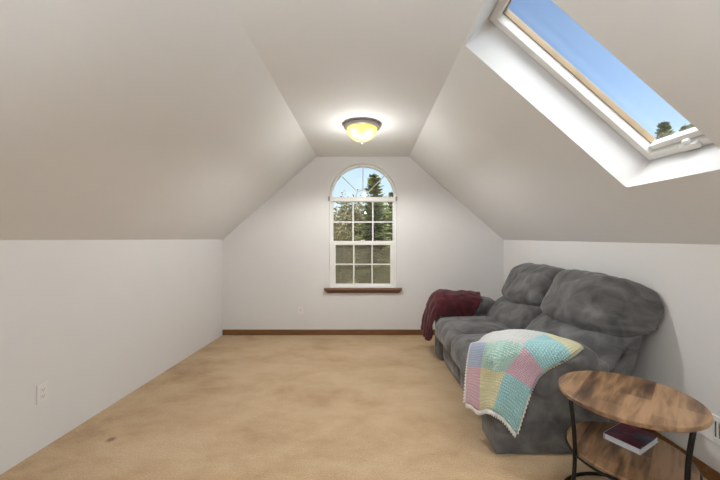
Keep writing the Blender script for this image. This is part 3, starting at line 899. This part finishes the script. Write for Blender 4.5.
def shrub(x, y, h, rad, seed, lab, mat, grp, nleaf=5000, twigs=40, lw=0.05, name='leafy_shrub'):
    rnd = random.Random(seed); root = empty(name, (x, y, GZ)); tag(root, lab, 'shrub', grp)
    tw = MB(); lf = MB()
    for k in range(twigs):
        a = rnd.uniform(0, 2 * PI); R1 = rad * math.sqrt(rnd.random()); hh = h * rnd.uniform(0.65, 1.0) * (1 - 0.25 * (R1 / rad) ** 2)
        p0 = V((math.cos(a) * R1 * 0.2, math.sin(a) * R1 * 0.2, 0)); p2 = V((math.cos(a) * R1, math.sin(a) * R1, hh)); p1 = V((math.cos(a) * R1 * 0.55, math.sin(a) * R1 * 0.55, hh * 0.55))
        pts = [p0 * (1 - t) ** 2 + p1 * 2 * t * (1 - t) + p2 * t * t for t in [q / 6 for q in range(7)]]
        tw.tube(pts, [0.028 * (1 - 0.85 * q / 6) for q in range(7)], 5)
        for s in range(nleaf // twigs):
            t = rnd.uniform(0.25, 1.02); p = p0 * (1 - t) ** 2 + p1 * 2 * t * (1 - t) + p2 * t * t
            p = p + V((rnd.gauss(0, 1), rnd.gauss(0, 1), rnd.gauss(0, 1))) * 0.20 * rad
            d = V((rnd.gauss(0, 1), rnd.gauss(0, 1), rnd.gauss(0, 0.7))).normalized(); e = d.cross(V((rnd.random(), rnd.random(), rnd.random()))).normalized()
            w = lw * rnd.uniform(0.6, 1.4)
            lf.add([p - d * w, p + e * w * 0.45, p + d * w, p - e * w * 0.45], [(0, 1, 2, 3)])
    tw.build('stems', M['bark'], root); lf.build('leaves', mat, root)
    return root
g2 = 'shrubs below the arched window'
shrub(-1.15, 10.5, 2.45 - GZ, 0.80, 11, 'brown olive twiggy shrub at left of the window view', M['olive'], g2, 16000, 70, 0.034)
shrub(0.80, 10.2, 0.80 - GZ, 0.80, 13, 'low green shrub in front of the tall conifer', M['green'], g2, 14000, 60, 0.036)
shrub(-0.50, 7.4, 0.68 - GZ, 0.60, 14, 'low green shrub below the twiggy olive shrub', M['green'], g2, 12000, 60, 0.034)
for x, y, top, rad, sd, mt, lab in ((-3.1, 18.5, 3.85, 1.4, 31, 'olive', 'brown olive broadleaf tree at far left behind the twiggy shrub'),
                                    (-1.1, 24.5, 4.65, 1.6, 32, 'olive', 'brown olive broadleaf tree left of the tall conifer'),
                                    (1.7, 30.5, 5.2, 1.8, 33, 'green', 'green broadleaf tree directly behind the tall conifer'),
                                    (3.6, 20.0, 4.0, 1.4, 34, 'green', 'green broadleaf tree at far right behind the narrow conifer')):
    shrub(x, y, top - GZ, rad, sd, lab, M[mt], 'broadleaf trees behind the conifers', 15000, 80, 0.125, 'broadleaf_tree')
# distant treeline
src = conifer(-3.5, 46, 10.5, 2.3, 21, 'distant pointed conifer in the treeline left of centre', M['needle_far'], 'distant treeline', whorls=20, per=8, sprays=5)
dist = [(-8.2, 46, 0.95), (1.2, 46, 0.90), (5.9, 46, 1.02), (10.6, 46, 0.95)]
for k, (x, y, s_) in enumerate(dist):
    copy_thing(src, (x, y, GZ), k * 1.3, s_, 'distant pointed conifer in the treeline behind the nearer trees', 'distant treeline')
src['label'] = 'distant pointed conifer in the treeline behind the nearer trees'
# tree tops seen over the skylight's lower rail
g3 = 'tree tops in the skylight'
for k, (u, v, y, lab) in enumerate(((664, 120.5, 20, 'conifer top behind the left end of the skylight\'s lower rail'), (685, 123.5, 25, 'conifer top right of centre behind the skylight\'s lower rail'), (692.5, 120.5, 31, 'conifer top at the right behind the skylight\'s lower rail'))):
    x = (u - 367) / 330 * y; z = 1.3 + (239 - v) / 330 * y
    conifer(x, y, z - GZ, 2.2, 60 + k, lab, M['needle'], g3, whorls=75, per=9, sprays=6)

# ------------------------------------------------------------------ light
w = bpy.data.worlds.new('World'); SC.world = w; w.use_nodes = True
nt = w.node_tree; bg = nt.nodes['Background']
st = nt.nodes.new('ShaderNodeTexSky'); st.sky_type = 'NISHITA'; st.sun_disc = False
st.sun_elevation = math.radians(38); st.sun_rotation = math.radians(-150); st.altitude = 50; st.air_density = 1.0; st.dust_density = 1.6; st.ozone_density = 1.2
tcw = N(nt, 'ShaderNodeTexCoord'); spw = N(nt, 'ShaderNodeSeparateXYZ'); L(nt, tcw, 'Generated', spw, 'Vector')
mrw = N(nt, 'ShaderNodeMapRange'); mrw.inputs['From Min'].default_value = 0.0; mrw.inputs['From Max'].default_value = 0.36
mrw.inputs['To Min'].default_value = 0.85; mrw.inputs['To Max'].default_value = 0.0
L(nt, spw, 'Z', mrw, 'Value')
mxw = N(nt, 'ShaderNodeMix', data_type='RGBA'); L(nt, mrw, 'Result', mxw, 0)
nt.links.new(st.outputs['Color'], mxw.inputs[6]); mxw.inputs[7].default_value = (3.05, 3.35, 3.72, 1)   # pale haze near the horizon
nt.links.new(mxw.outputs[2], bg.inputs['Color']); bg.inputs["Strength"].default_value = 0.184

def light(name, typ, loc, energy, col, **kw):
    d = bpy.data.lights.new(name, typ); d.energy = energy; d.color = col
    for k, v_ in kw.items(): setattr(d, k, v_)
    o = bpy.data.objects.new(name, d); o.location = loc; COL.objects.link(o); return o
# soft bright-haze daylight coming down through the skylight
s = light('daylight', 'SUN', (3, 0, 6), 10.5, (1.0, 0.98, 0.95), angle=math.radians(75))
s.rotation_euler = V((-0.27, 0.15, -0.93)).to_track_quat('-Z', 'Y').to_euler()
LAMP = (1.0, 0.995, 0.975)
for P_, e_up, e_dn in ((LC, 8.5, 41), (L2, 8, 5)):
    light('ceiling_lamp', 'POINT', (P_[0], P_[1], ZC - 0.33), e_up, LAMP, shadow_soft_size=0.035)
    light('ceiling_lamp_down', 'SPOT', (P_[0], P_[1], ZC - 0.33), e_dn, LAMP, shadow_soft_size=0.035, spot_size=math.radians(176), spot_blend=0.35)
# unseen upward fill lights, added behind the camera to even out the room
for x_, e_ in ((1.25, 84), (-1.35, 104)):
    t_ = light('added_uplight', 'SPOT', (x_, -0.55, 1.25), e_, (0.87, 0.965, 1.03), shadow_soft_size=0.16, spot_size=math.radians(172), spot_blend=0.6)
    t_.rotation_euler = (PI, 0, 0)

# ------------------------------------------------------------------ camera and view
cd = bpy.data.cameras.new('Camera'); cam = bpy.data.objects.new('Camera', cd); COL.objects.link(cam)
cam.location = (0, 0, 1.30); cam.rotation_euler = (PI / 2, 0, 0)
cd.sensor_width = 36; cd.lens = 330 / 720 * 36; cd.shift_x = -7 / 720; cd.shift_y = -1 / 720
cd.clip_start = 0.05; cd.clip_end = 500
SC.camera = cam
vs_ = SC.view_settings
SC.display_settings.display_device = 'sRGB'
vs_.view_transform = 'Standard'; vs_.look = 'None'; vs_.exposure = 0.38; vs_.gamma = 1.0; vs_.use_curve_mapping = False
SC.cycles.max_bounces = 10; SC.cycles.diffuse_bounces = 6; SC.cycles.transparent_max_bounces = 16
SC.cycles.sample_clamp_indirect = 6
